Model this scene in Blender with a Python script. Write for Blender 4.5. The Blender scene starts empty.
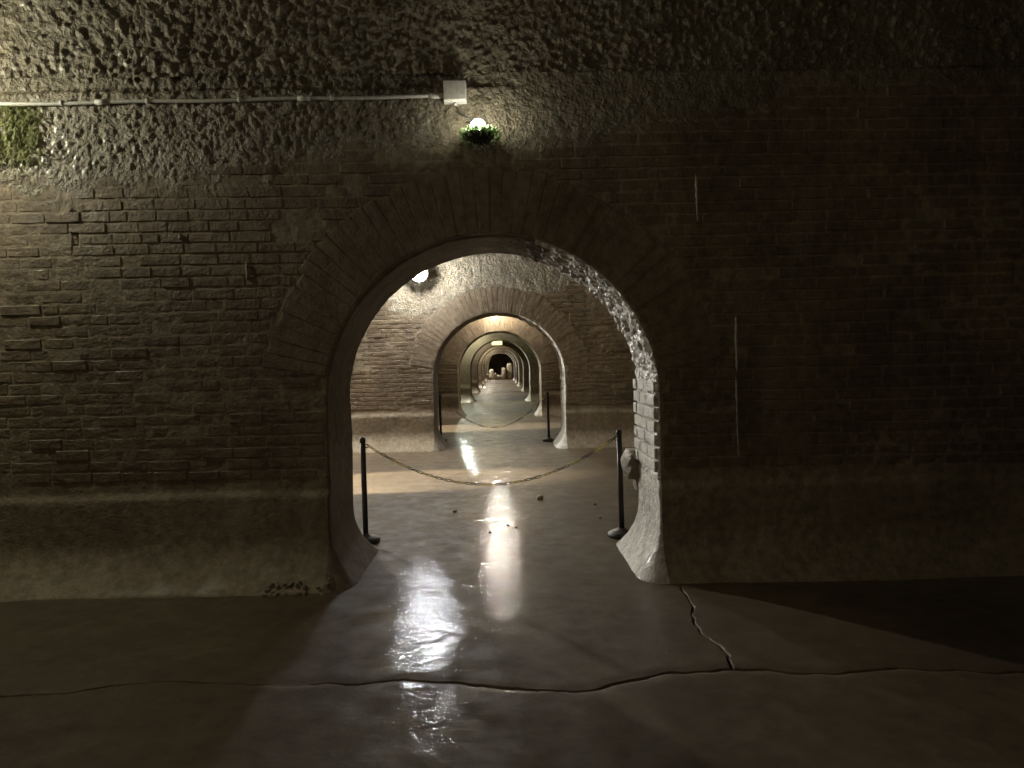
import bpy, math, random
import numpy as np
from mathutils import Vector, Matrix

random.seed(7)
RNG = np.random.default_rng(11)
SC = bpy.context.scene
COL = SC.collection

# ------------------------------------------------------------------ camera
W, H, F = 1024, 768, 710.0
CAM_H = 1.60
VPX, VPY, ROLL = 500.0, 363.0, 0.021
def _n(v): return v / np.linalg.norm(v)
_yw = _n(np.array([(VPX - W / 2) / F, (H / 2 - VPY) / F, -1.0]))
_zw = np.array([-ROLL, 1.0, 0.0]); _zw = _n(_zw - _yw * (_zw @ _yw))
_xw = np.cross(_yw, _zw)
C2W = np.stack([_xw, _yw, _zw])            # rows: world axes seen from the camera
cam_data = bpy.data.cameras.new('camera')
cam_data.sensor_fit = 'HORIZONTAL'; cam_data.sensor_width = 36.0
cam_data.lens = 36.0 * F / W
cam_data.clip_start = 0.05; cam_data.clip_end = 300
cam = bpy.data.objects.new('camera', cam_data); COL.objects.link(cam)
M4 = Matrix([list(C2W[i]) + [0] for i in range(3)] + [[0, 0, 0, 1]])
cam.matrix_world = Matrix.Translation((0, 0, CAM_H)) @ M4
SC.camera = cam

def ray(px, py):
    return C2W @ np.array([(px - W / 2) / F, (H / 2 - py) / F, -1.0])
def on_wall(px, py, Y):                    # point of the vertical plane y = Y under a picture point
    d = ray(px, py); t = Y / d[1]
    return np.array([d[0] * t, Y, CAM_H + d[2] * t])
def on_floor(px, py, z=0.0):
    d = ray(px, py); t = (z - CAM_H) / d[2]
    return np.array([d[0] * t, d[1] * t, z])

# ------------------------------------------------------------------ world, exposure
world = bpy.data.worlds.new('world'); SC.world = world
world.use_nodes = True
world.node_tree.nodes['Background'].inputs[0].default_value = (0.02, 0.018, 0.016, 1)
world.node_tree.nodes['Background'].inputs[1].default_value = 0.05
SC.view_settings.view_transform = 'Standard'
SC.view_settings.look = 'None'
SC.view_settings.gamma = 1.0
SC.view_settings.use_curve_mapping = False
SC.view_settings.exposure = 0.0
SC.cycles.use_denoising = True
SC.cycles.max_bounces = 8
SC.cycles.diffuse_bounces = 5
SC.cycles.sample_clamp_indirect = 4.0
# lamp powers (watts of emitted light); the lamps themselves are built further down
P_LEFT, P_DOOR, P_SECOND, P_HIDDEN, P_FAR, P_BEAM, P_REAR_FILL = 128, 10, 360, 2050, 600, 15000, 60

# ------------------------------------------------------------------ layout
D1 = 5.235                                 # camera to the face of the first wall
WALL_Y = [D1 * r for r in (1.0, 2.53, 4.03, 5.6, 7.25, 8.85, 10.4, 12.0)]
THICK = 0.83
R = 1.235                                  # arch radius
ZS = 1.31                                  # springing of the doorway arch
ARCH_X = [-0.055, -0.02, -0.02, 0.0, 0.02, 0.0, 0.0, 0.02]
XL, XR = -7.2, 5.6                         # ends of the chambers
Z_VAULT = 3.72
RING = 0.47

# ------------------------------------------------------------------ helpers
def tag(o, label=None, cat=None, group=None, kind=None):
    if label: o['label'] = label
    if cat: o['category'] = cat
    if group: o['group'] = group
    if kind: o['kind'] = kind
    return o
def empty(name, loc=(0, 0, 0)):
    o = bpy.data.objects.new(name, None); COL.objects.link(o)
    o.location = loc; o.empty_display_size = 0.1
    return o
def link(name, me, m=None, parent=None):
    o = bpy.data.objects.new(name, me); COL.objects.link(o)
    if m is not None and not me.materials: me.materials.append(m)
    if parent is not None: o.parent = parent
    return o
def np_mesh(name, V, Fq, smooth=True):
    """V (n,3); Fq (m,4) quads or (m,3) tris"""
    V = np.asarray(V, dtype=np.float32); Fq = np.asarray(Fq, dtype=np.int32)
    k = Fq.shape[1]; me = bpy.data.meshes.new(name)
    me.vertices.add(len(V)); me.vertices.foreach_set('co', V.ravel())
    me.loops.add(Fq.size); me.loops.foreach_set('vertex_index', Fq.ravel())
    me.polygons.add(len(Fq))
    me.polygons.foreach_set('loop_start', np.arange(0, Fq.size, k, dtype=np.int32))
    me.polygons.foreach_set('use_smooth', np.full(len(Fq), smooth, dtype=bool))
    me.update(calc_edges=True); me.validate()
    return me
def py_mesh(name, V, Fs, smooth=False):
    me = bpy.data.meshes.new(name)
    me.from_pydata([tuple(map(float, v)) for v in V], [], [tuple(map(int, f)) for f in Fs]); me.update()
    if smooth:
        me.polygons.foreach_set('use_smooth', [True] * len(me.polygons))
    return me
def grid_faces(nr, nc):
    i = np.arange(nr * nc).reshape(nr, nc)
    return np.stack([i[:-1, :-1], i[:-1, 1:], i[1:, 1:], i[1:, :-1]], -1).reshape(-1, 4)

def _hash(ix, iy, iz, seed):
    h = (ix.astype(np.uint32) * np.uint32(374761393) + iy.astype(np.uint32) * np.uint32(668265263)
         + iz.astype(np.uint32) * np.uint32(2246822519) + np.uint32(seed * 3266489917 & 0xffffffff))
    h = (h ^ (h >> np.uint32(13))) * np.uint32(1274126177)
    h = h ^ (h >> np.uint32(16))
    return h.astype(np.float64) / 4294967295.0
def vnoise(x, y, z=0.0, seed=1):
    """value noise in -1..1"""
    x, y, z = np.broadcast_arrays(np.asarray(x, float), np.asarray(y, float), np.asarray(z, float))
    fx, fy, fz = np.floor(x), np.floor(y), np.floor(z)
    ix, iy, iz = fx.astype(np.int64), fy.astype(np.int64), fz.astype(np.int64)
    u, v, w = x - fx, y - fy, z - fz
    u, v, w = u*u*(3-2*u), v*v*(3-2*v), w*w*(3-2*w)
    r = 0
    for dx, wx in ((0, 1-u), (1, u)):
        for dy, wy in ((0, 1-v), (1, v)):
            if np.all(z == 0):
                r = r + _hash(ix+dx, iy+dy, iz, seed) * wx * wy
            else:
                for dz, wz in ((0, 1-w), (1, w)):
                    r = r + _hash(ix+dx, iy+dy, iz+dz, seed) * wx * wy * wz
    return 2 * r - 1
def fbm(x, y, z=0.0, oct=3, seed=1, gain=0.5):
    a, s, t = 1.0, 0.0, 0.0
    for k in range(oct):
        s = s + a * vnoise(np.asarray(x) * 2**k, np.asarray(y) * 2**k, np.asarray(z) * 2**k, seed + k); t += a; a *= gain
    return s / t
def sstep(a, b, x):
    t = np.clip((x - a) / (b - a), 0, 1); return t*t*(3-2*t)

def tube(pts, r, n=8, closed=False):
    pts = [Vector(p) for p in pts]; V, Fs = [], []
    m = len(pts)
    for i, p in enumerate(pts):
        a = pts[i-1] if (i or closed) else p
        b = pts[(i+1) % m] if (i < m-1 or closed) else p
        t = (b - a).normalized()
        up = Vector((0, 0, 1)) if abs(t.z) < 0.9 else Vector((1, 0, 0))
        s = t.cross(up).normalized(); u = s.cross(t)
        rr = r[i] if hasattr(r, '__len__') else r
        for k in range(n):
            an = 2*math.pi*k/n
            V.append(p + s*math.cos(an)*rr + u*math.sin(an)*rr)
    for i in range(m if closed else m-1):
        for k in range(n):
            j = (i+1) % m
            Fs.append((i*n+k, i*n+(k+1) % n, j*n+(k+1) % n, j*n+k))
    if not closed:
        Fs.append(tuple(range(n))[::-1]); Fs.append(tuple((m-1)*n+k for k in range(n)))
    return V, Fs
def lathe(prof, n=24):
    V, Fs = [], []
    for (r, z) in prof:
        for k in range(n):
            a = 2*math.pi*k/n; V.append((r*math.cos(a), r*math.sin(a), z))
    for i in range(len(prof)-1):
        for k in range(n):
            Fs.append((i*n+k, i*n+(k+1) % n, (i+1)*n+(k+1) % n, (i+1)*n+k))
    Fs.append(tuple(range(n))[::-1]); Fs.append(tuple((len(prof)-1)*n+k for k in range(n)))
    return V, Fs
def bevel_box(sx, sy, sz, b):
    """box centred on the origin with chamfered edges"""
    import bmesh
    bm = bmesh.new(); bmesh.ops.create_cube(bm, size=1.0)
    for v in bm.verts: v.co = Vector((v.co.x*sx, v.co.y*sy, v.co.z*sz))
    bmesh.ops.bevel(bm, geom=bm.edges[:], offset=b, segments=2, affect='EDGES', profile=0.6)
    me = bpy.data.meshes.new('box'); bm.to_mesh(me); bm.free()
    return me
def rock_mesh(name, sx, sy, sz, seed, sub=3, amp=0.25, freq=2.2, boxy=0.0):
    import bmesh
    bm = bmesh.new(); bmesh.ops.create_icosphere(bm, subdivisions=sub, radius=1.0)
    P = np.array([v.co[:] for v in bm.verts])
    n = fbm(P[:, 0]*freq+seed*7.1, P[:, 1]*freq, P[:, 2]*freq+3.7, 3, seed)
    q = np.round(P*1.6 + 0.5*fbm(P[:, 0:1]*1.3+seed, P[:, 1:2]*1.3, P[:, 2:3]*1.3, 2, seed+5))/1.6
    if boxy:
        cube = P/np.abs(P).max(1, keepdims=True); q = cube*.86; P = P*(1-boxy) + q*boxy
    P2 = (0.72*P + 0.28*q) * (1 + amp*n)[:, None]
    for v, p in zip(bm.verts, P2): v.co = Vector((p[0]*sx, p[1]*sy, p[2]*sz))
    me = bpy.data.meshes.new(name); bm.to_mesh(me); bm.free()
    return me

# ------------------------------------------------------------------ materials
class NT:
    def __init__(self, name):
        self.m = bpy.data.materials.new(name); self.m.use_nodes = True
        self.t = self.m.node_tree; self.b = self.t.nodes['Principled BSDF']
        self.pos = None
    def n(self, typ, **kw):
        o = self.t.nodes.new(typ)
        for k, v in kw.items(): setattr(o, k, v)
        return o
    def l(self, a, b): self.t.links.new(a, b)
    def position(self, scale=(1, 1, 1)):
        if self.pos is None: self.pos = self.n('ShaderNodeNewGeometry').outputs['Position']
        if scale == (1, 1, 1): return self.pos
        mp = self.n('ShaderNodeMapping'); mp.inputs['Scale'].default_value = scale
        self.l(self.pos, mp.inputs['Vector']); return mp.outputs[0]
    def noise(self, scale, detail=4, rough=0.55, stretch=(1, 1, 1), dist=0.0):
        o = self.n('ShaderNodeTexNoise'); o.inputs['Scale'].default_value = scale
        o.inputs['Detail'].default_value = detail; o.inputs['Roughness'].default_value = rough
        o.inputs['Distortion'].default_value = dist
        self.l(self.position(stretch), o.inputs['Vector']); return o.outputs['Fac']
    def ramp(self, fac, stops):
        o = self.n('ShaderNodeValToRGB'); e = o.color_ramp.elements
        while len(e) < len(stops): e.new(0.5)
        for k, (p, c) in enumerate(stops):
            e[k].position = p
            e[k].color = (c, c, c, 1) if not hasattr(c, '__len__') else (*c, 1)
        self.l(fac, o.inputs['Fac']); return o.outputs['Color']
    def mix(self, fac, a, b, mode='MIX'):
        o = self.n('ShaderNodeMix', data_type='RGBA', blend_type=mode)
        for idx, v in ((0, fac), (6, a), (7, b)):
            if hasattr(v, 'is_linked') or hasattr(v, 'links'): self.l(v, o.inputs[idx])
            elif idx == 0: o.inputs[0].default_value = v
            else: o.inputs[idx].default_value = (*v, 1)
        return o.outputs[2]
    def add(self, a, b, op='ADD'):
        o = self.n('ShaderNodeMath', operation=op)
        for i, v in enumerate((a, b)):
            if hasattr(v, 'links'): self.l(v, o.inputs[i])
            else: o.inputs[i].default_value = v
        return o.outputs[0]
    def bump(self, h, strength, dist, prev=None):
        o = self.n('ShaderNodeBump'); o.inputs['Strength'].default_value = strength
        o.inputs['Distance'].default_value = dist
        self.l(h, o.inputs['Height'])
        if prev is not None: self.l(prev, o.inputs['Normal'])
        return o.outputs[0]
    def out(self, color=None, rough=None, normal=None, spec=None, metal=None, coat=None, coat_rough=None):
        b = self.b
        for key, v in (('Base Color', color), ('Roughness', rough), ('Normal', normal), ('Specular IOR Level', spec),
                       ('Metallic', metal), ('Coat Weight', coat), ('Coat Roughness', coat_rough)):
            if v is None: continue
            if hasattr(v, 'links'): self.l(v, b.inputs[key])
            elif hasattr(v, '__len__'): b.inputs[key].default_value = (*v, 1)
            else: b.inputs[key].default_value = v
        return self.m

def mat_masonry(name, dark, light, stain, rough=(0.45, 0.85), fine=90, rel=0.006, wet=0.35, bstr=0.7):
    t = NT(name)
    a = t.ramp(t.noise(1.3, 5, 0.6, (1, 1, 0.7)), [(0.3, dark), (0.72, light)])
    b = t.ramp(t.noise(14, 5, 0.65), [(0.3, 0.55), (0.7, 1.25)])
    c = t.mix(1.0, a, b, 'MULTIPLY')
    s = t.ramp(t.noise(2.6, 6, 0.6, (1.6, 1.6, 0.35), 0.3), [(0.55, 0.0), (0.72, 0.6)])
    c = t.mix(s, c, stain)
    r = t.ramp(t.noise(3.2, 4, 0.6), [(0.3, rough[0]), (0.7, rough[1])])
    h = t.bump(t.noise(fine, 4, 0.6), bstr, rel)
    h = t.bump(t.noise(fine*0.3, 3, 0.6), bstr*0.6, rel*2, h)
    return t.out(c, r, h, 0.5, coat=wet, coat_rough=0.22)

M_BRICK = mat_masonry('brick_surface', (0.105, 0.075, 0.044), (0.20, 0.148, 0.087), (0.21, 0.172, 0.115), (0.45, 0.85), fine=42, rel=0.011, wet=0.10)
M_MORTAR = mat_masonry('mortar_and_render', (0.18, 0.14, 0.088), (0.275, 0.22, 0.143), (0.32, 0.272, 0.198), (0.65, 0.95), fine=48, rel=0.010, wet=0.02)
M_VOUSS = mat_masonry('arch_brick_surface', (0.14, 0.102, 0.062), (0.225, 0.17, 0.104), (0.25, 0.207, 0.145), (0.5, 0.9), fine=44, rel=0.008, wet=0.08)
M_RUBBLE = mat_masonry('wet_rubble_concrete', (0.15, 0.122, 0.073), (0.27, 0.228, 0.148), (0.33, 0.29, 0.21), (0.35, 0.7), fine=40, rel=0.030, wet=0.25, bstr=1.0)
M_CRUST = mat_masonry('lime_crust', (0.42, 0.39, 0.33), (0.66, 0.63, 0.56), (0.76, 0.74, 0.69), (0.4, 0.65), fine=55, rel=0.014, wet=0.18, bstr=1.0)
M_LINING = mat_masonry('smooth_render', (0.115, 0.086, 0.055), (0.17, 0.13, 0.086), (0.21, 0.172, 0.122), (0.55, 0.9), fine=110, rel=0.003, wet=0.05)
M_LIME = mat_masonry('lime_streak_surface', (0.33, 0.285, 0.21), (0.42, 0.37, 0.29), (0.46, 0.42, 0.34), fine=90, wet=0.1)
M_ROCK = mat_masonry('stone_surface', (0.15, 0.12, 0.08), (0.26, 0.215, 0.15), (0.34, 0.3, 0.23), fine=60, wet=0.1)
M_TUFA = mat_masonry('pale_tufa', (0.42, 0.36, 0.27), (0.6, 0.52, 0.40), (0.66, 0.6, 0.5), fine=20, wet=0.1)

def mat_floor():
    t = NT('wet_floor')
    base = t.ramp(t.noise(0.9, 6, 0.6), [(0.3, (0.066, 0.047, 0.027)), (0.7, (0.122, 0.090, 0.052))])
    det = t.ramp(t.noise(9, 6, 0.65), [(0.3, 0.7), (0.7, 1.15)])
    c = t.mix(1.0, base, det, 'MULTIPLY')
    spots = t.ramp(t.noise(34, 3, 0.5), [(0.68, 0.0), (0.74, 0.6)])
    c = t.mix(spots, c, (0.10, 0.08, 0.06))
    # wet film: a worn central path holds more water
    sep = t.n('ShaderNodeSeparateXYZ'); t.l(t.position(), sep.inputs[0])
    cx = t.add(t.add(sep.outputs['X'], 0.25), 0.0)
    path = t.ramp(t.add(t.add(cx, cx, 'MULTIPLY'), t.noise(0.8, 4, 0.6), 'ADD'), [(0.45, 1.0), (1.0, 0.0)])
    pud = t.ramp(t.noise(2.2, 5, 0.6), [(0.38, 0.0), (0.6, 1.0)])
    wet = t.add(path, t.add(pud, 0.6, 'MULTIPLY'), 'MULTIPLY')
    brk = t.ramp(t.noise(13, 5, 0.66, (0.7, 1.3, 1)), [(0.42, 0.10), (0.54, 1.15)])
    wet = t.add(t.add(wet, 0.16), brk, 'MULTIPLY')
    rough = t.ramp(t.noise(5, 5, 0.6), [(0.3, 0.5), (0.7, 0.8)])
    h = t.bump(t.noise(26, 5, 0.62), 0.5, 0.004)
    h2 = t.bump(t.noise(110, 3, 0.6), 0.45, 0.002, h)
    m = t.out(c, rough, h2, 0.2, coat=wet, coat_rough=0.055)
    t.b.inputs['Coat IOR'].default_value = 1.45
    hc = t.bump(t.noise(30, 4, 0.6, (1, 0.85, 1)), 0.6, 0.0046)
    t.l(hc, t.b.inputs['Coat Normal'])
    return m
M_FLOOR = mat_floor()

def plain(name, col, rough=0.5, metal=0.0, coat=0.0, nz=30, amp=0.15):
    t = NT(name)
    a = tuple(c*(1-amp) for c in col); b = tuple(min(1, c*(1+amp)) for c in col)
    c = t.ramp(t.noise(nz, 4, 0.6), [(0.35, a), (0.65, b)])
    r = t.ramp(t.noise(nz*0.7, 3, 0.6), [(0.3, max(0.05, rough-0.1)), (0.7, min(1, rough+0.1))])
    return t.out(c, r, None, 0.5, metal, coat)
M_BLACK = plain('black_plastic', (0.018, 0.018, 0.018), 0.45)
M_BASE = plain('dark_grey_base', (0.045, 0.042, 0.038), 0.55)
M_YELLOW = plain('yellow_plastic', (0.55, 0.42, 0.07), 0.45)
M_CHBLACK = plain('black_link_plastic', (0.03, 0.03, 0.028), 0.45)
M_PVC = plain('pale_grey_pvc', (0.50, 0.48, 0.42), 0.5)
M_PVC2 = plain('grey_pvc_lid', (0.43, 0.41, 0.35), 0.55)
M_HOUSE = plain('lamp_housing_grey', (0.06, 0.06, 0.06), 0.5, 0.4)
def leafy(name, col):
    m = plain(name, col, 0.7, nz=60, amp=0.45); t = m.node_tree
    b = t.nodes['Principled BSDF']; src = b.inputs['Base Color'].links[0].from_socket
    tr = t.nodes.new('ShaderNodeBsdfTranslucent'); t.links.new(src, tr.inputs['Color'])
    mx = t.nodes.new('ShaderNodeMixShader'); mx.inputs[0].default_value = 0.6
    t.links.new(b.outputs[0], mx.inputs[1]); t.links.new(tr.outputs[0], mx.inputs[2])
    t.links.new(mx.outputs[0], t.nodes['Material Output'].inputs['Surface']); return m
M_MOSS = leafy('moss_green', (0.27, 0.28, 0.12))
M_MOSS2 = leafy('moss_bright', (0.40, 0.52, 0.26))
_em = {}
def mat_emit(col, strength):
    key = (col, round(strength, 1))
    if key in _em: return _em[key]
    t = NT('lit_lens')
    t.b.inputs['Base Color'].default_value = (0.8, 0.8, 0.8, 1)
    t.b.inputs['Emission Color'].default_value = (*col, 1)
    t.b.inputs['Emission Strength'].default_value = strength
    _em[key] = t.m
    return t.m

# ------------------------------------------------------------------ walls with arched doorways
def cove(z, hgt=0.36, ext=0.24):
    return ext * np.clip(1 - np.asarray(z) / hgt, 0, 1)**2.2
def crust_mask(x, z, i):
    """1 where rough render and lime hide the bricks"""
    x = np.asarray(x, float); z = np.asarray(z, float)
    nz = 0.22*fbm(x*1.3, z*1.9, 0, 4, 31+i)
    if i == 0:
        lim = 3.02 + 0.06*(x+1.5) + 0.28*sstep(0.2, 2.6, x)
    else:
        lim = 2.55 + 0.5*sstep(-1.0, 1.6, x)
    return sstep(-0.20, 0.24, z - lim + nz + 0.10*fbm(x*9, z*9, 0, 2, 17))
DENTS = {0: []}
def wall_height(x, z, i):
    """relief of the wall face towards the viewer, 0 = face of the bricks"""
    x = np.asarray(x, float); z = np.asarray(z, float)
    m = crust_mask(x, z, i)
    rough = (0.62*fbm(x*38, z*27, 0, 2, 3+i, 0.7) + 0.2*np.abs(fbm(x*15, z*11, 0, 2, 9+i)) if i == 0 else 0.35*fbm(x*9, z*8, 0, 2, 3+i))
    damp = 1.0 - 0.75*sstep(-0.4, 0.9, x) if i == 0 else 1.0
    sm = fbm(x*.9, z*1.5, 0, 3, 66+i) + (.30*sstep(2.1, 1.5, z)*sstep(-1.2, -1.8, x) if i == 0 else -.1)
    smear = .0040*sstep(-.05, .35, sm)
    h = -0.005 + 0.003*fbm(x*20, z*20, 0, 2, 41) + m*(0.010 + 0.021*rough*damp) + (1-m)*smear
    rr = np.hypot(x-ARCH_X[i], z-ZS); ring = (1-sstep(R+RING, R+RING+.03, rr))*(z > ZS+.25)
    h = np.where(ring > 0, h*(1-ring) + ring*(-0.003 + .003*fbm(x*9, z*9, 0, 2, 43)), h)
    zp = 0.69 + 0.018*fbm(x*2.1, 0*x, 0, 3, 77+i)
    pl = 1 - sstep(-0.05, 0.012, z - zp)
    h = h*(1-pl) + pl*(0.020 + 0.008*fbm(x*3, z*3, 0, 3, 60+i)) + cove(z)*(1+0.12*fbm(x*2.5, z*2, 0, 2, 21+i))
    # long groove just under the vault
    h = h - 0.035*(1-.9*sstep(-.3, .3, x))*sstep(3.60, 3.64, z + 0.02*fbm(x*2, 0*x, 0, 3, 88))
    for (dx, dz, sx, sz, dep) in DENTS.get(i, []):
        h = h - dep*np.exp(-(((x-dx)/sx)**4 + ((z-dz)/sz)**4))
    return h

def opening_sdf(x, z, xc):
    dx = x - xc
    hyp = np.hypot(dx, np.maximum(z - ZS, 0))
    up = z > ZS
    d = np.where(up, hyp - R, np.abs(dx) - R)
    gx = np.where(up, dx/np.maximum(hyp, 1e-6), np.sign(dx))
    gz = np.where(up, (z-ZS)/np.maximum(hyp, 1e-6), 0)
    return d, gx, gz

def face_mesh(name, xs, zs, yf, xc, hfun, sign):
    X, Z = np.meshgrid(xs, zs)
    d, gx, gz = opening_sdf(X, Z, xc)
    F4 = grid_faces(len(zs), len(xs))
    keep = ~(d.ravel()[F4] < 0).all(1)
    ins = d < 0
    X = np.where(ins, X - d*gx, X); Z = np.where(ins, Z - d*gz, Z)
    Y = yf - sign*hfun(X, Z)
    V = np.stack([X, Y, Z], -1).reshape(-1, 3)
    F4 = F4[keep]
    if sign < 0: F4 = F4[:, ::-1]
    used = np.zeros(len(V), bool); used[F4.ravel()] = True
    re = np.cumsum(used) - 1
    return np_mesh(name, V[used], re[F4])

def lining_mesh(name, yf, xc, i, side, ns, nt, rough, a0=0.0, a1=1.0):
    """one half of the doorway reveal: rounded front edge, depth, rounded back edge"""
    jl = ZS + 0.03; al = math.pi/2*R
    s = np.linspace((jl + al)*a0, (jl + al)*a1, ns)
    ang = np.clip((s - jl)/R, 0, math.pi/2)
    px = np.where(s < jl, R, R*np.cos(ang)); pz = np.where(s < jl, s - 0.03, ZS + R*np.sin(ang))
    nx, nz = -np.cos(ang), -np.sin(ang)
    e = 0.016 + cove(pz, 0.42, 0.19)
    nr = max(3, nt//5)
    T = np.concatenate([np.linspace(0, 1, nr, endpoint=False), np.linspace(1, 2, nt, endpoint=False), np.linspace(2, 3, nr)])
    S, TT = np.meshgrid(np.arange(ns), T, indexing='ij')
    E = e[S]; PX = px[S]; PZ = pz[S]; NX = nx[S]; NZ = nz[S]
    hb = wall_height(xc + side*PX, PZ, i)
    y0 = yf - hb; yb = yf + THICK + cove(PZ)
    u = np.clip(TT, 0, 1); w = np.clip(TT - 1, 0, 1); q = np.clip(TT - 2, 0, 1)
    off = E*np.sin(u*math.pi/2) * np.cos(q*math.pi/2)
    ya = y0 + E*(1 - np.cos(u*math.pi/2))
    yd = yb - E
    Y = np.where(TT <= 1, ya, np.where(TT <= 2, (y0+E) + (yd-(y0+E))*w, yd + E*np.sin(q*math.pi/2)))
    arc = s[S]
    amp = rough*sstep(0, 0.9, u)*(1-0.6*q)*(.22 + .78*sstep(.62, .85, PZ))*(1 - .75*sstep(1.2, 1.5, ang[S]))
    f = fbm(arc*20+3, Y*20, side*5+i, 3, 51+i, 0.62)
    low = fbm(arc*2.0, Y*2.0, 0.3, 2, 81+i)
    off = off + amp*(f*1.0 + 0.9*np.abs(fbm(arc*13, Y*13, 0.5, 2, 15)) - 0.25) + 0.012*low*sstep(0, 1, u)
    Xw = xc + side*(PX + NX*off); Zw = PZ + NZ*off
    V = np.stack([Xw, Y, Zw], -1).reshape(-1, 3)
    F4 = grid_faces(ns, len(T))
    if side < 0: F4 = F4[:, ::-1]
    return np_mesh(name, V, F4)

# unit bricks: long x, deep y (front at y = 0), high z
def unit_brick(k):
    r = random.Random(100+k)
    ring = [(-.5, -.5), (0, -.5), (.5, -.5), (.5, 0), (.5, .5), (0, .5), (-.5, .5), (-.5, 0)]
    j = lambda a: (r.random()-.5)*a
    mid = [(x*(1+j(.03)), z*(1+j(.16))) for x, z in ring]
    fr = [(x*(.97+j(.04)), z*(.86+j(.14))) for x, z in mid]
    V = [(x, 1.0, z) for x, z in mid] + [(x, 0.09+j(.04), z) for x, z in mid] + [(x, j(.05), z) for x, z in fr] + [(j(.2), -0.015+j(.05), j(.2))]
    Fs = []
    for a in range(8):
        b = (a+1) % 8
        Fs += [(a, b, 8+b, 8+a), (8+a, 8+b, 16+b, 16+a), (16+a, 16+b, 24)]
    return V, Fs
UB = [unit_brick(k) for k in range(5)]
UB_ME = []
for k, (v, f) in enumerate(UB):
    me = py_mesh('brick', v, f); me.materials.append(M_BRICK); UB_ME.append(me)
def merged_bricks(name, items, m, parent):
    """items: (x, y, z, length, depth, height, tilt, kind)"""
    V, Fs, o = [], [], 0
    for (x, y, z, l, d, h, t, k) in items:
        v, f = UB[k]; ct, st = math.cos(t), math.sin(t)
        for (a, b, c) in v:
            a2, c2 = a*l, c*h
            V.append((x + a2*ct - c2*st, y + b*d, z + a2*st + c2*ct))
        Fs += [tuple(q+o for q in g) for g in f]; o += len(v)
    me = py_mesh(name, V, Fs); me.materials.append(m)
    ob = link(name, me, None, parent); ob['kind'] = 'stuff'
    return ob
def lay_bricks(i, yf, xc, x0, x1, parent, singles, ztop):
    r = random.Random(500+i); items = []
    z = 0.735; row = 0
    while z < ztop:
        hgt = 0.070 + r.uniform(-.004, .004); x = x0 - r.uniform(0, .2)
        while x < x1:
            L = r.choice((.11, .20, .22, .24, .26, .29)); xa, xb = x, x+L; x = xb + r.uniform(.009, .016)
            dz = z - ZS
            if dz < 0.30:
                b = (math.sqrt(max(R*R - max(dz, 0)**2, 0)) if dz > 0 else R) + 0.02
            else:
                b = math.sqrt(max((R+RING+0.02)**2 - dz*dz, 0))
            lo, hi = xc-b, xc+b
            if b > 0.02:
                if xa > lo and xb < hi: continue
                if xa < lo < xb: xb = lo if lo - xa > xb - hi else xb
                if xa < hi < xb: xa = hi
            if xb - xa < .05: continue
            xm = (xa+xb)/2
            if crust_mask(xm, z, i) > 0.72: continue
            if z - 0.035 < 0.71: continue
            wob = 0.008*math.sin(xm*1.1+row*.2)
            er = r.random()
            pr = r.uniform(-.0015, .0025) if er < .90 else (-.006 if er < .96 else .007)
            items.append((xm, yf - pr, z + wob, xb-xa, 0.06, hgt*r.uniform(.95, 1.03), r.uniform(-.006, .006), r.randrange(5)))
        z += hgt + .0135; row += 1
    def vis(t):
        p = (t[0]*F/t[1] + VPX, VPY - (t[2]-CAM_H)*F/t[1])
        inside = 0 <= p[0] <= W and 0 <= p[1] <= H
        if i > 0:
            q = (t[0]*D1/t[1], CAM_H + (t[2]-CAM_H)*D1/t[1])
            dd, _, _ = opening_sdf(np.array([q[0]]), np.array([q[1]]), ARCH_X[0]); inside = dd[0] < -0.05
        return inside
    items.sort(key=lambda t: (not vis(t), -t[3]*t[5]))
    first, rest = items[:singles], items[singles:]
    for (x, y, zz, l, d, h, t, k) in first:
        o = bpy.data.objects.new('brick', UB_ME[k]); COL.objects.link(o)
        o.location = (x, y, zz); o.scale = (l, d, h); o.rotation_euler = (0, -t, 0); o.parent = parent
    if rest: merged_bricks('brick_courses', rest, M_BRICK, parent)

def voussoir_mesh(dphi, k):
    r = random.Random(900+k)
    r0, r1 = R+0.012, R+RING+r.uniform(-.03, .02)
    V = []
    ha = dphi/2
    for (y, ins) in ((0.10, 0.0), (0.004, 0.0), (0.0, 0.005)):
        for (rr, s) in ((r0, -1), ((r0+r1)/2, -1), (r1, -1), (r1, 1), ((r0+r1)/2, 1), (r0, 1)):
            rad = rr + (ins if rr == r0 else (-ins if rr == r1 else 0))
            gap = (0.003 + ins*0.5 + r.uniform(-.001, .002))/rr
            a = s*(ha - gap)
            V.append((rad*math.sin(a), y + (r.uniform(-.002, .002) if ins else 0), rad*math.cos(a)))
    Fs = []
    for L in (0, 6):
        for a in range(6):
            b = (a+1) % 6
            Fs.append((L+a, L+6+a, L+6+b, L+b))
    Fs += [(12, 17, 16, 13), (13, 16, 15, 14)]
    return V, Fs
NV = 44
A0, A1 = math.radians(10), math.radians(170)
DPHI = (A1-A0)/NV
VM = [voussoir_mesh(DPHI, k) for k in range(4)]
VM_ME = []
for v, f in VM:
    me = py_mesh('voussoir', v, f); me.materials.append(M_VOUSS); VM_ME.append(me)
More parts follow.
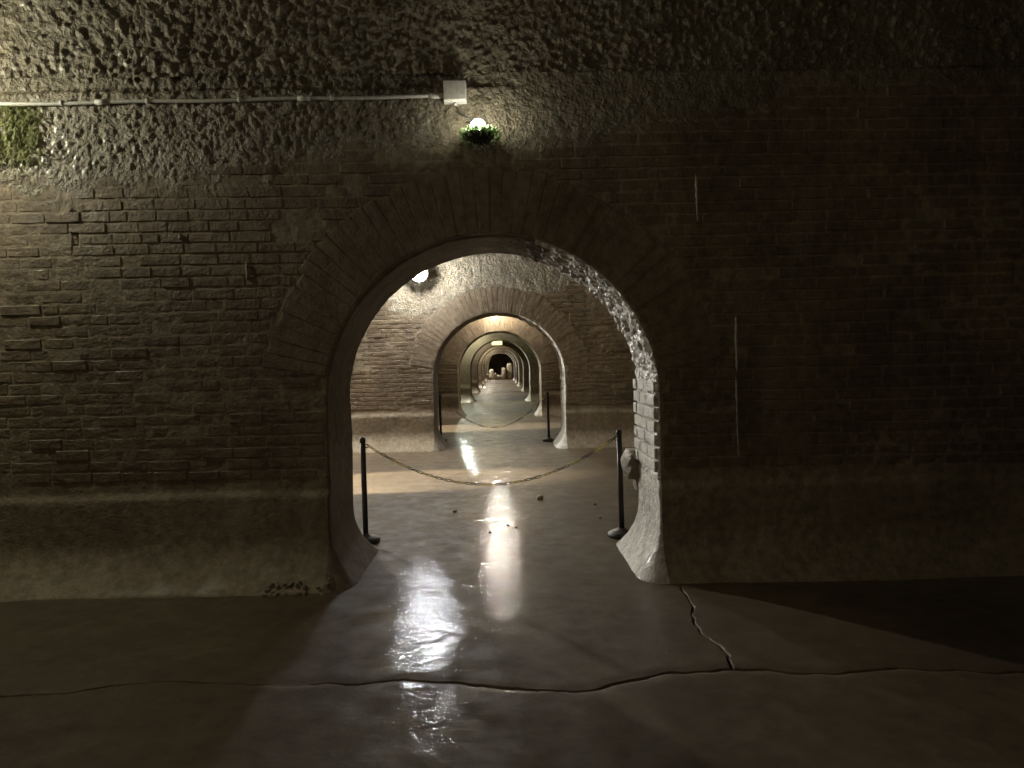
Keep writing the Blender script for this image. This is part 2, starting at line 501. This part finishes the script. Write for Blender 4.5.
def lay_voussoirs(i, yf, xc, parent, single):
    r = random.Random(40+i); V, Fs, o = [], [], 0
    for k in range(NV):
        a = A0 + (k+.5)*DPHI - math.pi/2       # rotation about the arch axis, 0 = crown
        pr = r.uniform(.001, .006); kk = r.randrange(4)
        if single:
            ob = bpy.data.objects.new('voussoir', VM_ME[kk]); COL.objects.link(ob)
            ob.location = (xc, yf - pr, ZS); ob.rotation_euler = (0, a, 0); ob.parent = parent
        else:
            ca, sa = math.cos(a), math.sin(a); v, f = VM[kk]
            V += [(xc + x*ca + z*sa, yf - pr + y, ZS - x*sa + z*ca) for x, y, z in v]
            Fs += [tuple(q+o for q in g) for g in f]; o += len(v)
    if not single:
        me = py_mesh('voussoir_ring', V, Fs); me.materials.append(M_VOUSS)
        ob = link('voussoir_ring', me, None, parent); ob['kind'] = 'stuff'

def seg(a, b, step): return np.linspace(a, b, max(2, int(round((b-a)/step))+1))
def span(*parts):
    out = [parts[0]]
    for p in parts[1:]: out.append(p[1:])
    return np.concatenate(out)
p = on_wall(798, 62, D1); DENTS[0].append((p[0], p[2]-.02, .13, .018, .05))
p = on_wall(75, 232, D1); DENTS[0].append((p[0], p[2], .014, .16, .03))
p = on_wall(120, 206, D1); DENTS[0].append((p[0], p[2], .06, .02, .03))
p = on_wall(88, 216, D1); DENTS[0].append((p[0], p[2], .035, .03, .03))
WNAMES = ['wall_near', 'wall_second', 'wall_third', 'wall_fourth', 'wall_fifth', 'wall_sixth', 'wall_seventh', 'wall_last']
walls = []
for i, yf in enumerate(WALL_Y):
    xc = ARCH_X[i]
    if i == 0:
        xs = span(seg(XL, -4.6, .2), seg(-4.6, 1.2, .012), seg(1.2, 4.6, .017), seg(4.6, XR, .2)); zs = span(seg(-.02, .8, .017), seg(.8, 2.6, .025), seg(2.6, 3.80, .012))
    elif i == 1:
        xs = span(seg(XL, -3.2, .3), seg(-3.2, 3.2, .03), seg(3.2, XR, .3)); zs = span(seg(-.02, 3.8, .03))
    else:
        st = .05 if i == 2 else .08
        xs = span(seg(XL, -2.4, .5), seg(-2.4, 2.4, st), seg(2.4, XR, .5)); zs = seg(-.02, 3.8, st)
    me = face_mesh(WNAMES[i], xs, zs, yf, xc, lambda x, z, i=i: wall_height(x, z, i), 1)
    w = link(WNAMES[i], me, M_MORTAR if i < 2 else M_BRICK); w['kind'] = 'structure'
    if i < 2:
        me.materials.append(M_RUBBLE)
        co = np.empty(len(me.polygons)*3, np.float32); me.polygons.foreach_get('center', co); co = co.reshape(-1, 3)
        me.polygons.foreach_set('material_index', (crust_mask(co[:, 0], co[:, 2], i) > .45).astype(np.int32))
    walls.append(w)
    xs2 = span(seg(XL, -2, .5), seg(-2, 2, .1), seg(2, XR, .5)); zs2 = span(seg(-.02, .5, .05), seg(.5, 3.8, .1))
    me = face_mesh('rear_face', xs2, zs2, yf+THICK, xc, lambda x, z: cove(z), -1)
    link('rear_face', me, M_MORTAR, w)
    ns, nt = ((340, 80) if i == 0 else (160, 28) if i == 1 else (70, 12))
    link('reveal_render', lining_mesh('reveal_render', yf, xc, i, -1, ns, nt, .005), M_LINING, w)
    me = lining_mesh('reveal_crust', yf, xc, i, 1, ns, nt, .030)
    o = link('reveal_crust', me, M_CRUST, w); me.materials.append(M_LINING)
    co = np.empty(len(me.polygons)*3, np.float32); me.polygons.foreach_get('center', co); co = co.reshape(-1, 3)
    an = np.arctan2(co[:, 2]-ZS, co[:, 0]-xc)
    me.polygons.foreach_set('material_index', (an + .16*fbm(co[:, 0]*5, co[:, 1]*5, 0, 3, 5) > 1.24).astype(np.int32))
    lay_voussoirs(i, yf, xc, w, i < 2)
    if i == 0: lay_bricks(0, yf, xc, -4.5, 4.5, w, 300, 3.55)
    if i == 1: lay_bricks(1, yf, xc, -3.1, 3.1, w, 300, 3.5)
    if i == 2: lay_bricks(2, yf, xc, -2.2, 2.2, w, 0, 2.6)

# bricks showing in the lit right jamb of the first doorway
r_ = random.Random(3)
xj = ARCH_X[0] + R
z = 0.80
UBJ = []
for k, (v, f) in enumerate(UB):
    me = py_mesh('jamb_brick', [(b, a, c) for a, b, c in v], [g[::-1] for g in f]); me.materials.append(M_CRUST); UBJ.append(me)
row = 0
while z < 1.42:
    hgt = .082
    cuts = [0.015, .29, .56, .81] if row % 2 else [0.02, .15, .42, .69, .82]
    for a, b in zip(cuts[:-1], cuts[1:]):
        o = bpy.data.objects.new('jamb_brick', UBJ[r_.randrange(5)]); COL.objects.link(o)
        o.location = (xj - 0.034 - r_.uniform(0, .014), D1 + (a+b)/2, z); o.scale = (.06, b-a-.012, hgt)
        o.rotation_euler = (r_.uniform(-.02, .02), 0, 0); o.parent = walls[0]
    z += hgt + .018; row += 1

# broken lump of masonry at the back of the right jamb
pl = on_wall(632, 468, D1+THICK+.10)
for (ox, oy, oz, sx, sy, sz, sd, m) in ((.06, 0, .03, .15, .20, .15, 5, M_ROCK), (.055, -.03, .12, .13, .15, .055, 9, M_CRUST), (.08, -.02, -.12, .07, .10, .10, 8, M_ROCK)):
    me = rock_mesh('masonry_lump', sx, sy, sz, sd, 3, .26, 1.6, .35)
    o = link('masonry_lump', me, m, walls[0]); o.location = (pl[0]+ox, pl[1]+oy, pl[2]+oz)

# thin raised lime streaks on the brickwork
for (x0, y0, x1, y1, rad) in ((696, 174, 698, 222, .010), (736, 316, 737, 372, .013), (736, 376, 738, 456, .009), (246, 262, 247, 280, .008), (179, 233, 180, 240, .01)):
    n = 14; a = on_wall(x0, y0, D1-.008); b = on_wall(x1, y1, D1-.008)
    pts = [a + (b-a)*t/(n-1) + np.array([random.uniform(-.004, .004), 0, 0]) for t in range(n)]
    V, Fs = tube(pts, [rad*random.uniform(.5, 1.1)*(1 if 0 < t < n-1 else .2) for t in range(n)], 6)
    link('lime_streak', py_mesh('lime_streak', V, Fs, True), M_LIME, walls[0])

# ------------------------------------------------------------------ vaults
def vault(name, y0, y1, dense):
    a = (y1-y0)/2; yc = (y0+y1)/2; b = 2.7
    if dense:
        th = span(seg(.005, .46, .0042), seg(.46, math.pi, .08)); xs = span(seg(XL, -4.6, .2), seg(-4.6, 4.6, .0125), seg(4.6, XR, .2))
    else:
        th = span(seg(0, .5, .03), seg(.5, math.pi, .12)); xs = seg(XL, XR, .12)
    X, T = np.meshgrid(xs, th)
    arc = T*3.0
    low = 1.0
    n = (0.008*np.abs(fbm(X*14, arc*10, 0, 2, 5))*2 + 0.017*fbm(X*38, arc*27, 0, 2, 6, .7) + .018*fbm(X*2, arc*2, 0, 2, 8)) if dense else .012*fbm(X*3, arc*3, 0, 2, 8)
    prd = (0.030 - .024*sstep(-.2, .6, X) + n*1.15)*low
    Y = yc + (a - prd)*np.cos(T); Z = Z_VAULT - .03 + np.maximum((b - prd), 0)*np.sin(T)
    F4 = grid_faces(len(th), len(xs))
    me = np_mesh(name, np.stack([X, Y, Z], -1).reshape(-1, 3), F4)
    o = link(name, me, M_RUBBLE); o['kind'] = 'structure'
    return o
Y_BACK = WALL_Y[0] - 7.2
vault('ceiling', Y_BACK, WALL_Y[0], True)
for k in range(1, 8): vault('ceiling', WALL_Y[k-1]+THICK, WALL_Y[k], False)
Y_END = WALL_Y[-1] + THICK + 6.5
vault('ceiling', WALL_Y[-1]+THICK, Y_END, False)

# plain end walls that close the chambers
def slab(name, V4):
    me = py_mesh(name, V4, [(0, 1, 2, 3)]); o = link(name, me, M_MORTAR); o['kind'] = 'structure'
    sol = o.modifiers.new('thickness', 'SOLIDIFY'); sol.thickness = .4; sol.offset = -1
    return o
slab('wall_left', [(XL, Y_BACK, 0), (XL, Y_END, 0), (XL, Y_END, 6.6), (XL, Y_BACK, 6.6)])
slab('wall_right', [(XR, Y_END, 0), (XR, Y_BACK, 0), (XR, Y_BACK, 6.6), (XR, Y_END, 6.6)])
slab('wall_back', [(XR, Y_BACK, 0), (XL, Y_BACK, 0), (XL, Y_BACK, 4), (XR, Y_BACK, 4)])
me = face_mesh('wall_end', seg(XL, XR, .1), seg(-.02, 3.8, .1), Y_END, 0.1, lambda x, z: 0.05*fbm(x*3, z*3, 0, 3, 4), 1)
o = link('wall_end', me, M_MORTAR); o['kind'] = 'structure'
V = [(-1.5, Y_END, -.02), (1.7, Y_END, -.02), (1.7, Y_END+4, -.02), (-1.5, Y_END+4, -.02), (-1.5, Y_END, 2.8), (1.7, Y_END, 2.8), (1.7, Y_END+4, 2.8), (-1.5, Y_END+4, 2.8)]
me = py_mesh('passage', V, [(0, 1, 2, 3), (4, 7, 6, 5), (0, 3, 7, 4), (1, 5, 6, 2), (2, 6, 7, 3)])
link('dark_passage', me, M_LINING, o)

# ------------------------------------------------------------------ floor with its cracks
crack_px = [(0, 694), (70, 691), (120, 684), (164, 679), (226, 682), (293, 685), (328, 682), (359, 684), (405, 678), (444, 682), (484, 684),
            (511, 687), (534, 689), (569, 691), (597, 689), (632, 681), (663, 674), (698, 672), (731, 670), (769, 669), (811, 673), (858, 671),
            (913, 667), (936, 669), (975, 671), (1024, 672)]
cw = np.array([on_floor(*p_) for p_ in crack_px])
br_px = [(680, 588), (690, 597), (693, 606), (695, 622), (707, 636), (720, 649), (729, 661), (732, 669)]
bw = np.array([on_floor(*p_) for p_ in br_px])[::-1]
YC0 = float(cw[:, 1].mean()); XB0 = float(bw[:, 0].mean())
near = np.array([0, .003, .006, .010, .015, .022, .032, .045, .065])
ys = span(seg(Y_BACK, 2.0, .25), seg(2.0, YC0-.085, .025), YC0-.065+np.r_[-.02, (.065-near[::-1])][0:], )
ys = np.unique(np.round(np.concatenate([seg(Y_BACK, 2.0, .25), seg(2.0, YC0-.09, .025), YC0-near, YC0+near, seg(YC0+.09, 6.6, .025),
                                        seg(6.6, 16, .06), seg(16, Y_END+.1, .3)]), 5))
xs = np.unique(np.round(np.concatenate([seg(XL, -4.4, .3), seg(-4.4, XB0-.09, .025), XB0-near, XB0+near, seg(XB0+.09, 4.4, .025), seg(4.4, XR, .3)]), 5))
X0, Y0 = np.meshgrid(xs, ys)
yc = np.interp(X0, cw[:, 0], cw[:, 1]) + .03*fbm(X0*7, 0*X0, 0, 5, 9, .65)
Yw = Y0 + (yc - YC0)*np.exp(-((Y0-YC0)/.55)**2)
fy = np.interp(Yw, bw[:, 1], bw[:, 0]) + .04*fbm(Yw*8, 0*Yw, 0, 5, 19, .65)
Xw = X0 + (fy - XB0)*np.exp(-((X0-XB0)/.6)**2)*np.exp(-(np.clip(np.abs(Yw-4.2)-.9, 0, 9)/.5)**2)
Z = .005*fbm(Xw*1.1, Yw*1.1, 0, 3, 2) + .0015*fbm(Xw*7, Yw*7, 0, 2, 3)
wid = .006 + .007*fbm(X0*5.0, 0*X0, 0, 4, 14) + .003*(np.abs(X0-.6) < 1.4)
Z = Z - .05*(1-sstep(.5, 1.2, np.abs(Y0-YC0)/np.maximum(wid, .002)))*(wid > .003)
Z = Z - .006*np.exp(-((Y0-YC0)/.05)**2) + .006*sstep(0, .05, YC0-Y0)*np.exp(-((Y0-YC0)/.4)**2)
wb = .0042 + .0045*fbm(Y0*6.0, 0*X0, 0, 4, 24)
inb = sstep(bw[0, 1]-.02, bw[0, 1]+.02, Yw)*(1-sstep(5.0, 5.15, Yw))
Z = Z - .06*(1-sstep(.6, 1.2, np.abs(X0-XB0)/np.maximum(wb, .002)))*(wb > .003)*inb
for yy in (WALL_Y[4], WALL_Y[5], WALL_Y[6], WALL_Y[7]):        # raised sills of the far doorways
    Z = Z + .10*np.exp(-((Yw-yy-.3)/.45)**4)
me = np_mesh('floor', np.stack([Xw, Yw, Z], -1).reshape(-1, 3), grid_faces(len(ys), len(xs)))
fl = link('floor', me, M_FLOOR); fl['kind'] = 'structure'

# ------------------------------------------------------------------ lamps
def globe(rad):
    import bmesh
    bm = bmesh.new(); bmesh.ops.create_icosphere(bm, subdivisions=2, radius=rad)
    me = bpy.data.meshes.new('globe'); bm.to_mesh(me); bm.free()
    me.polygons.foreach_set('use_smooth', [True]*len(me.polygons)); return me
def wall_lamp(label, x, y, z, power, col=(1.0, .95, .86), rad=.055, tray=True, out=.15, dish=True, group='lamps on the cistern walls'):
    """bulkhead lamp: back plate, arm, collar, glowing globe, tray under it that keeps the light off the wall below"""
    root = empty('wall_lamp', (x, y, z)); tag(root, label, 'lamp', group)
    me = bevel_box(.13, .03, .15, .008); o = link('back_plate', me, M_HOUSE, root); o.location = (0, -.012, 0)
    V, Fs = tube([(0, -.02, -.01), (0, -.05, -.02), (0, -out+rad*.9, 0)], .018, 10); link('arm', py_mesh('arm', V, Fs, True), M_HOUSE, root)
    V, Fs = lathe([(rad*.35, -.02), (rad*.8, 0), (rad*.86, .02), (rad*.7, .022)], 20)
    o = link('collar', py_mesh('collar', V, Fs, True), M_HOUSE, root); o.location = (0, -out+rad*.95, 0); o.rotation_euler = (math.pi/2, 0, 0)
    o = link('globe', globe(rad), mat_emit(col, power/(math.pi*4*math.pi*rad*rad)), root); o.location = (0, -out, 0)
    if dish:
        V, Fs = lathe([(rad*.8, -.03), (rad*1.1, -.02), (rad*1.5, .0), (rad*1.55, -.002), (rad*1.15, -.026), (rad*.8, -.036)], 28)
        o = link('dish', py_mesh('dish', V, Fs, True), M_HOUSE, root); o.location = (0, -out+rad*.6, 0); o.rotation_euler = (math.pi/2, 0, 0)
    if tray:
        V, Fs = lathe([(rad*.3, -.012), (rad*1.9, 0), (rad*2.0, .016), (rad*1.9, .018), (rad*.4, -.004)], 24)
        o = link('tray', py_mesh('tray', V, Fs, True), M_HOUSE, root); o.location = (0, -out, -rad-.015)
        o.scale = (1, 1, 1)
    return root
pL1 = on_wall(478, 127, D1-.15)
wall_lamp('glowing lamp with mossy tray above the nearest archway', pL1[0], D1, pL1[2], P_DOOR, (1, .97, .86), .058, True, .15, False)
pL0 = on_wall(-120, 84, D1-.42)
wall_lamp('lamp high on the nearest wall at the left end of the conduit', pL0[0], D1, pL0[2], P_LEFT, (1, .98, .77), .07, False, .42, False)
wall_lamp('added fill lamp on the back wall of the nearest chamber, behind the viewer', -0.6, Y_BACK, 3.1, P_REAR_FILL, (1, .92, .69), .08, False, .3).rotation_euler = (0, 0, math.pi)  # unseen fill, added to brighten the front wall and near floor
yb = WALL_Y[1]
pL2 = on_wall(419, 273, yb-.25)
wall_lamp('bright white lamp on the second wall, left of its archway', pL2[0], yb, pL2[2], P_SECOND, (.98, .99, 1), .105, False, .28)
wall_lamp('lamp on the second wall far to the left, out of sight behind the nearest wall', -5.6, yb, 3.2, P_HIDDEN, (1, .99, .95), .085, False, .28)
wall_lamp('lamp on the third wall above the middle of its archway', -.10, WALL_Y[2], 3.42, P_FAR*.8, (1, .90, .74), .08, False, .30, False)
wall_lamp('greenish lamp on the fourth wall, left of its archway', -1.45, WALL_Y[3], 3.2, P_FAR*1.3, (.93, 1, .80), .08, False, .22)
wall_lamp('added unseen fill lamp on the fifth wall, left of its archway', -1.7, WALL_Y[4], 3.2, P_FAR, (1, .97, .80), .08, False, .22)  # added out of sight to brighten the chamber before the fifth wall
wall_lamp('lamp on the sixth wall, left of its archway', -1.5, WALL_Y[5], 3.2, P_FAR*1.7, (1, .95, .8), .08, False, .22)
wall_lamp('lamp on the seventh wall, left of its archway', -1.4, WALL_Y[6], 3.2, P_FAR*1.7, (1, .97, .82), .08, False, .22)
wall_lamp('lamp on the last wall, left of its archway', -1.6, WALL_Y[7], 3.2, P_FAR*1.7, (1, .97, .85), .08, False, .22)
wall_lamp('lamp in the end chamber above the stone blocks', -1.9, Y_END, 3.1, P_FAR*2.2, (1, .95, .84), .08, False, 1.6)
# yellow box light over the fifth archway
ps = on_wall(497, 344.5, WALL_Y[4]-.1)
root = empty('box_light', (ps[0], WALL_Y[4], 2.70)); tag(root, 'glowing yellow box light above a far archway in the middle', 'light')
o = link('casing', bevel_box(.58, .12, .32, .015), M_HOUSE, root); o.location = (0, -.06, 0)
o = link('diffuser', bevel_box(.54, .03, .28, .01), mat_emit((1, .88, .27), 2.3), root); o.location = (0, -.13, 0)

# added unseen spots standing in for light from left side doorways onto the floor
def added_spot(label, loc, target, power, ang):
    root = empty('added_spot', loc); tag(root, label, 'lamp', 'added spots on the left end wall')
    d = (Vector(target)-Vector(loc)).normalized(); q = d.to_track_quat('-Z', 'Y')
    root.rotation_euler = q.to_euler()
    V, Fs = lathe([(.05, .16), (.07, .12), (.10, 0), (.105, -.02), (.095, -.02), (.09, .0), (.03, .1)], 24)
    link('reflector_can', py_mesh('reflector_can', V, Fs, True), M_HOUSE, root)
    V, Fs = tube([(-.12, 0, .05), (-.12, 0, .2), (.12, 0, .2), (.12, 0, .05)], .012, 8); link('yoke', py_mesh('yoke', V, Fs), M_HOUSE, root)
    ld = bpy.data.lights.new('added_beam', 'SPOT'); ld.energy = power; ld.spot_size = ang; ld.spot_blend = .35; ld.shadow_soft_size = .08; ld.color = (1, .93, .80)
    lo = bpy.data.objects.new('added_beam', ld); COL.objects.link(lo); lo.parent = root; lo.location = (0, 0, -.03)
added_spot('added spot standing in for side doorway light in the second chamber', (XL+.25, 9.0, 2.3), (-1.9, 9.7, 0), P_BEAM, math.radians(19))
added_spot('added spot standing in for side doorway light in the third chamber', (XL+.25, 17.0, 2.3), (-1.6, 17.6, 0), P_BEAM, math.radians(20))

# ------------------------------------------------------------------ conduit and junction box
pa = on_wall(-60, 105.5, D1-.03); pb = on_wall(443, 96, D1-.03)
root = empty('conduit', tuple(pa)); tag(root, 'pale plastic conduit running along the top of the nearest wall', 'conduit')
n = 24
pts = [(pb-pa)*t/(n-1) + np.array([0, 0, .004*math.sin(t*.9)]) for t in range(n)]
V, Fs = tube(pts, .0135, 10); link('pipe', py_mesh('pipe', V, Fs, True), M_PVC, root)
for px in (62, 148, 240, 332):
    c = on_wall(px, 104 - px*.0185, D1-.03)-pa
    V, Fs = tube([c-np.array([.012, 0, 0]), c+np.array([.012, 0, 0])], .020, 12); o = link('clip', py_mesh('clip', V, Fs, True), M_PVC2, root)
for px in (304, 102, 436):
    c = on_wall(px, 104 - px*.0185, D1-.03)-pa
    V, Fs = tube([c-np.array([.045, 0, 0]), c+np.array([.045, 0, 0])], .019, 12); o = link('coupler', py_mesh('coupler', V, Fs, True), M_PVC, root)
c = on_wall(455, 92.5, D1-.04)
root = empty('junction_box', (c[0], D1, c[2])); tag(root, 'grey square junction box at the right end of the conduit', 'junction box')
o = link('body', bevel_box(.165, .075, .145, .008), M_PVC, root); o.location = (0, -.04, 0)
o = link('lid', bevel_box(.158, .02, .138, .006), M_PVC2, root); o.location = (0, -.084, 0)
V, Fs = tube([(0, -.04, -.07), (0, -.04, -.095)], .011, 10); link('cable_gland', py_mesh('cable_gland', V, Fs, True), M_PVC, root)
V, Fs = tube([(.0, -.04, -.09), (.03, -.035, -.15), (pL1[0]-c[0], -.03, pL1[2]-c[2]+.07)], .005, 6); link('cable', py_mesh('cable', V, Fs, True), M_BLACK, root)

# ------------------------------------------------------------------ moss around the lamps
def moss(name, label, x0, x1, z0, z1, n, m, size, yoff, seed, shape=None):
    r = np.random.default_rng(seed); V, Fs = [], []
    for k in range(n):
        x, zz = r.uniform(x0, x1), r.uniform(z0, z1)
        if shape and not shape((x-x0)/(x1-x0), (zz-z0)/(z1-z0), r.random()): continue
        y = D1 - float(wall_height(x, zz, 0)) - yoff*r.random()
        a = r.uniform(-1.2, 1.2) + math.pi; L = size*r.uniform(.6, 1.5); wd = L*.22
        d = np.array([math.sin(a)*.7, -r.uniform(.25, .8), math.cos(a)]); d /= np.linalg.norm(d)
        s = np.cross(d, [0, 1, 0]); s = s/(np.linalg.norm(s)+1e-6)*wd
        b = np.array([x, y+.006, zz]); i = len(V)
        V += [b-s*.5, b+s*.5, b+d*L*.55+s*.6+[0, 0, .003], b+d*L+[0, 0, -.004], b+d*L*.55-s*.6]
        Fs.append((i, i+1, i+2, i+3, i+4))
    o = link(name, py_mesh(name, V, Fs), m); tag(o, label, 'moss', None, 'stuff'); return o
a = on_wall(-70, 102, D1); b = on_wall(47, 165, D1)
moss('moss', 'green moss patch under the conduit at the left edge of the nearest wall', a[0], b[0], b[2], a[2]-.02, 2600, M_MOSS, .035, .02, 5,
     lambda u, v, q: q < 1.4*min(1, (1-u)*5)*min(1, v*2.2+.15))
r = np.random.default_rng(6); V, Fs = [], []
for k in range(520):
    an = r.uniform(0, 2*math.pi); q = math.sqrt(r.uniform(.25, 1)); rad = .118*q
    b = np.array([pL1[0] + .012 + rad*math.cos(an)*1.1, min(D1-.02, D1-.15 + rad*math.sin(an)), pL1[2] - .058 + .02*q*r.random() - (.05*r.random() if q > .9 else 0)])
    d = np.array([math.cos(an)*r.uniform(.1, .7), math.sin(an)*r.uniform(.1, .7), r.uniform(.1, 1.0)]) + r.normal(0, .25, 3); d /= np.linalg.norm(d)
    L = r.uniform(.025, .055); sd = np.cross(d, r.normal(0, 1, 3)); sd = sd/np.linalg.norm(sd)*L*.22; i = len(V)
    V += [b-sd*.5, b+sd*.5, b+d*L*.55+sd*.6, b+d*L, b+d*L*.55-sd*.6]; Fs.append((i, i+1, i+2, i+3, i+4))
o = link('moss', py_mesh('moss', V, Fs), M_MOSS2); tag(o, 'small tuft of bright moss growing on the tray of the lamp above the archway', 'moss', None, 'stuff')

# ------------------------------------------------------------------ stanchions and chains
def stanchion(label, x, y, h, lean, group, hook):
    root = empty('stanchion', (x, y, 0)); tag(root, label, 'stanchion', group)
    V, Fs = lathe([(.125, 0), (.13, .012), (.128, .03), (.10, .048), (.05, .058), (.036, .075), (.03, .078)], 32)
    link('base', py_mesh('base', V, Fs, True), M_BASE, root)
    V, Fs = tube([(0, 0, .05), (lean*.5, 0, h*.5), (lean, 0, h)], .0245, 16); link('post', py_mesh('post', V, Fs, True), M_BLACK, root)
    V, Fs = lathe([(.021, -.03), (.026, -.028), (.027, .0), (.024, .018), (.010, .026)], 20)
    o = link('cap', py_mesh('cap', V, Fs, True), M_BLACK, root); o.location = (lean, 0, h)
    ring = [(lean + hook*(.032 + .016*math.cos(t)), 0, h-.055+.016*math.sin(t)) for t in np.linspace(0, 2*math.pi, 14, endpoint=False)]
    V, Fs = tube(ring, .005, 6, True); link('hook_ring', py_mesh('hook_ring', V, Fs, True), M_BLACK, root)
    return np.array([x + lean + hook*.05, y, h-.055])
def link_mesh(m):
    L, wd, rr = .027, .011, .0036
    pts = []
    for t in np.linspace(0, 2*math.pi, 14, endpoint=False):
        c, s = math.cos(t), math.sin(t)
        pts.append(((L-wd)*(1 if c > 0 else -1) + wd*c if abs(c) > 1e-6 else 0, wd*s, 0))
    V, Fs = tube(pts, rr, 5, True); me = py_mesh('link', V, Fs, True); me.materials.append(m); return me
LK = {0: link_mesh(M_YELLOW), 1: link_mesh(M_CHBLACK)}
def chain(label, A, B, sag, group, run):
    root = empty('barrier_chain', tuple((A+B)/2)); tag(root, label, 'chain', group)
    mid = (A+B)/2
    f = lambda t: A + (B-A)*t - np.array([0, 0, sag*4*t*(1-t)])
    ts = np.linspace(0, 1, 2001); P = np.array([f(t) for t in ts])
    s = np.r_[0, np.cumsum(np.linalg.norm(np.diff(P, axis=0), axis=1))]
    step = .0455; k = 0
    while (k+.5)*step < s[-1]:
        q = (k+.5)*step; t = np.interp(q, s, ts); p0 = f(t)
        d = f(min(1, t+.004)) - f(max(0, t-.004)); d /= np.linalg.norm(d)
        o = bpy.data.objects.new('link', LK[(k//run) % 2]); COL.objects.link(o)
        o.rotation_mode = 'QUATERNION'
        o.rotation_quaternion = Vector(d).to_track_quat('X', 'Z') @ Matrix.Rotation(math.pi/2*(k % 2)+.4, 4, 'X').to_quaternion()
        o.location = tuple(p0-mid); o.parent = root; k += 1
pA = on_floor(366, 542); pB = on_floor(622, 536)
hA = stanchion('black stanchion at the left jamb of the nearest archway', pA[0], pA[1], .93, -.005, 'stanchions in the nearest archway', 1)
hB = stanchion('black stanchion at the right jamb of the nearest archway', pB[0], pB[1], .95, -.012, 'stanchions in the nearest archway', -1)
chain('yellow and black plastic chain sagging across the nearest archway', hA, hB, .385, 'barrier chains', 3)
pC = on_floor(441, 441); pD = on_floor(549, 441)
hC = stanchion('small distant black stanchion at the left jamb of the second archway', pC[0], pC[1], .95, 0, 'stanchions in the second archway', 1)
hD = stanchion('small distant black stanchion beside the right jamb of the second archway', pD[0], pD[1], .97, -.01, 'stanchions in the second archway', -1)
pE = on_floor(488, 424)
chain('distant plastic chain hanging slack in the second archway', hC, hD, .62, 'barrier chains', 3)

# ------------------------------------------------------------------ loose stones
def stone(label, p, s, seed, m, group=None, flat=.7):
    me = rock_mesh('stone', s, s*.85, s*flat, seed, 2, .25, 2.0)
    o = link('stone', me, m); o.location = (p[0], p[1], p[2] + s*flat*.62); o.rotation_euler = (0, 0, seed*1.3)
    tag(o, label, 'stone', group); return o
stone('small pale stone lying alone on the wet floor beyond the nearest archway', on_floor(540, 499), .045, 3, M_TUFA)
for k, (px, py, s) in enumerate([(595, 505, .02), (600, 518, .016), (455, 512, .022), (490, 533, .02), (508, 526, .018), (516, 528, .015)]):
    stone('tiny dark pebble on the wet floor beyond the nearest archway', on_floor(px, py), s, 20+k, M_ROCK, 'pebbles on the wet floor')
r_ = random.Random(12)
for k in range(40):
    u = r_.random(); px = 268 + 64*u; X = on_wall(px, 580, D1-.16)[0]
    zz = max(0.0, r_.uniform(-.01, .11)*(.5+.7*u)); y = D1 - .03 - float(cove(zz)) - .015
    stone('crumbly dark stone in the small heap against the foot of the left wall', (X, y, zz-.012), r_.uniform(.009, .021), 50+k, M_ROCK, 'heap of crumbled stones', .8)
# pale blocks in the end chamber
for k, (px, py, sx, sz) in enumerate([(509.5, 377, .30, .88), (503.6, 377, .24, .62), (491.5, 378, .24, .55), (498.5, 377, .26, .24), (494.9, 377, .13, .34), (486.6, 378, .22, .3)]):
    y = Y_END - .7 - .25*k; X = (px - VPX)*y/F
    me = rock_mesh('stone_block', sx, .35, sz, 70+k, 3, .12, 1.8, .8)
    o = link('stone_block', me, M_TUFA if k != 5 else M_ROCK); o.location = (X, y, sz*.9)
    tag(o, ['tall pale stone block at the right of the end chamber', 'shorter pale stone block beside the tall one in the end chamber', 'pale pointed stone block at the left of the end chamber',
            'low wide pale stone block in the middle of the end chamber', 'small pale stone block left of the middle one in the end chamber', 'dark stone block at the far left of the end chamber'][k], 'stone block', 'stone blocks in the end chamber')
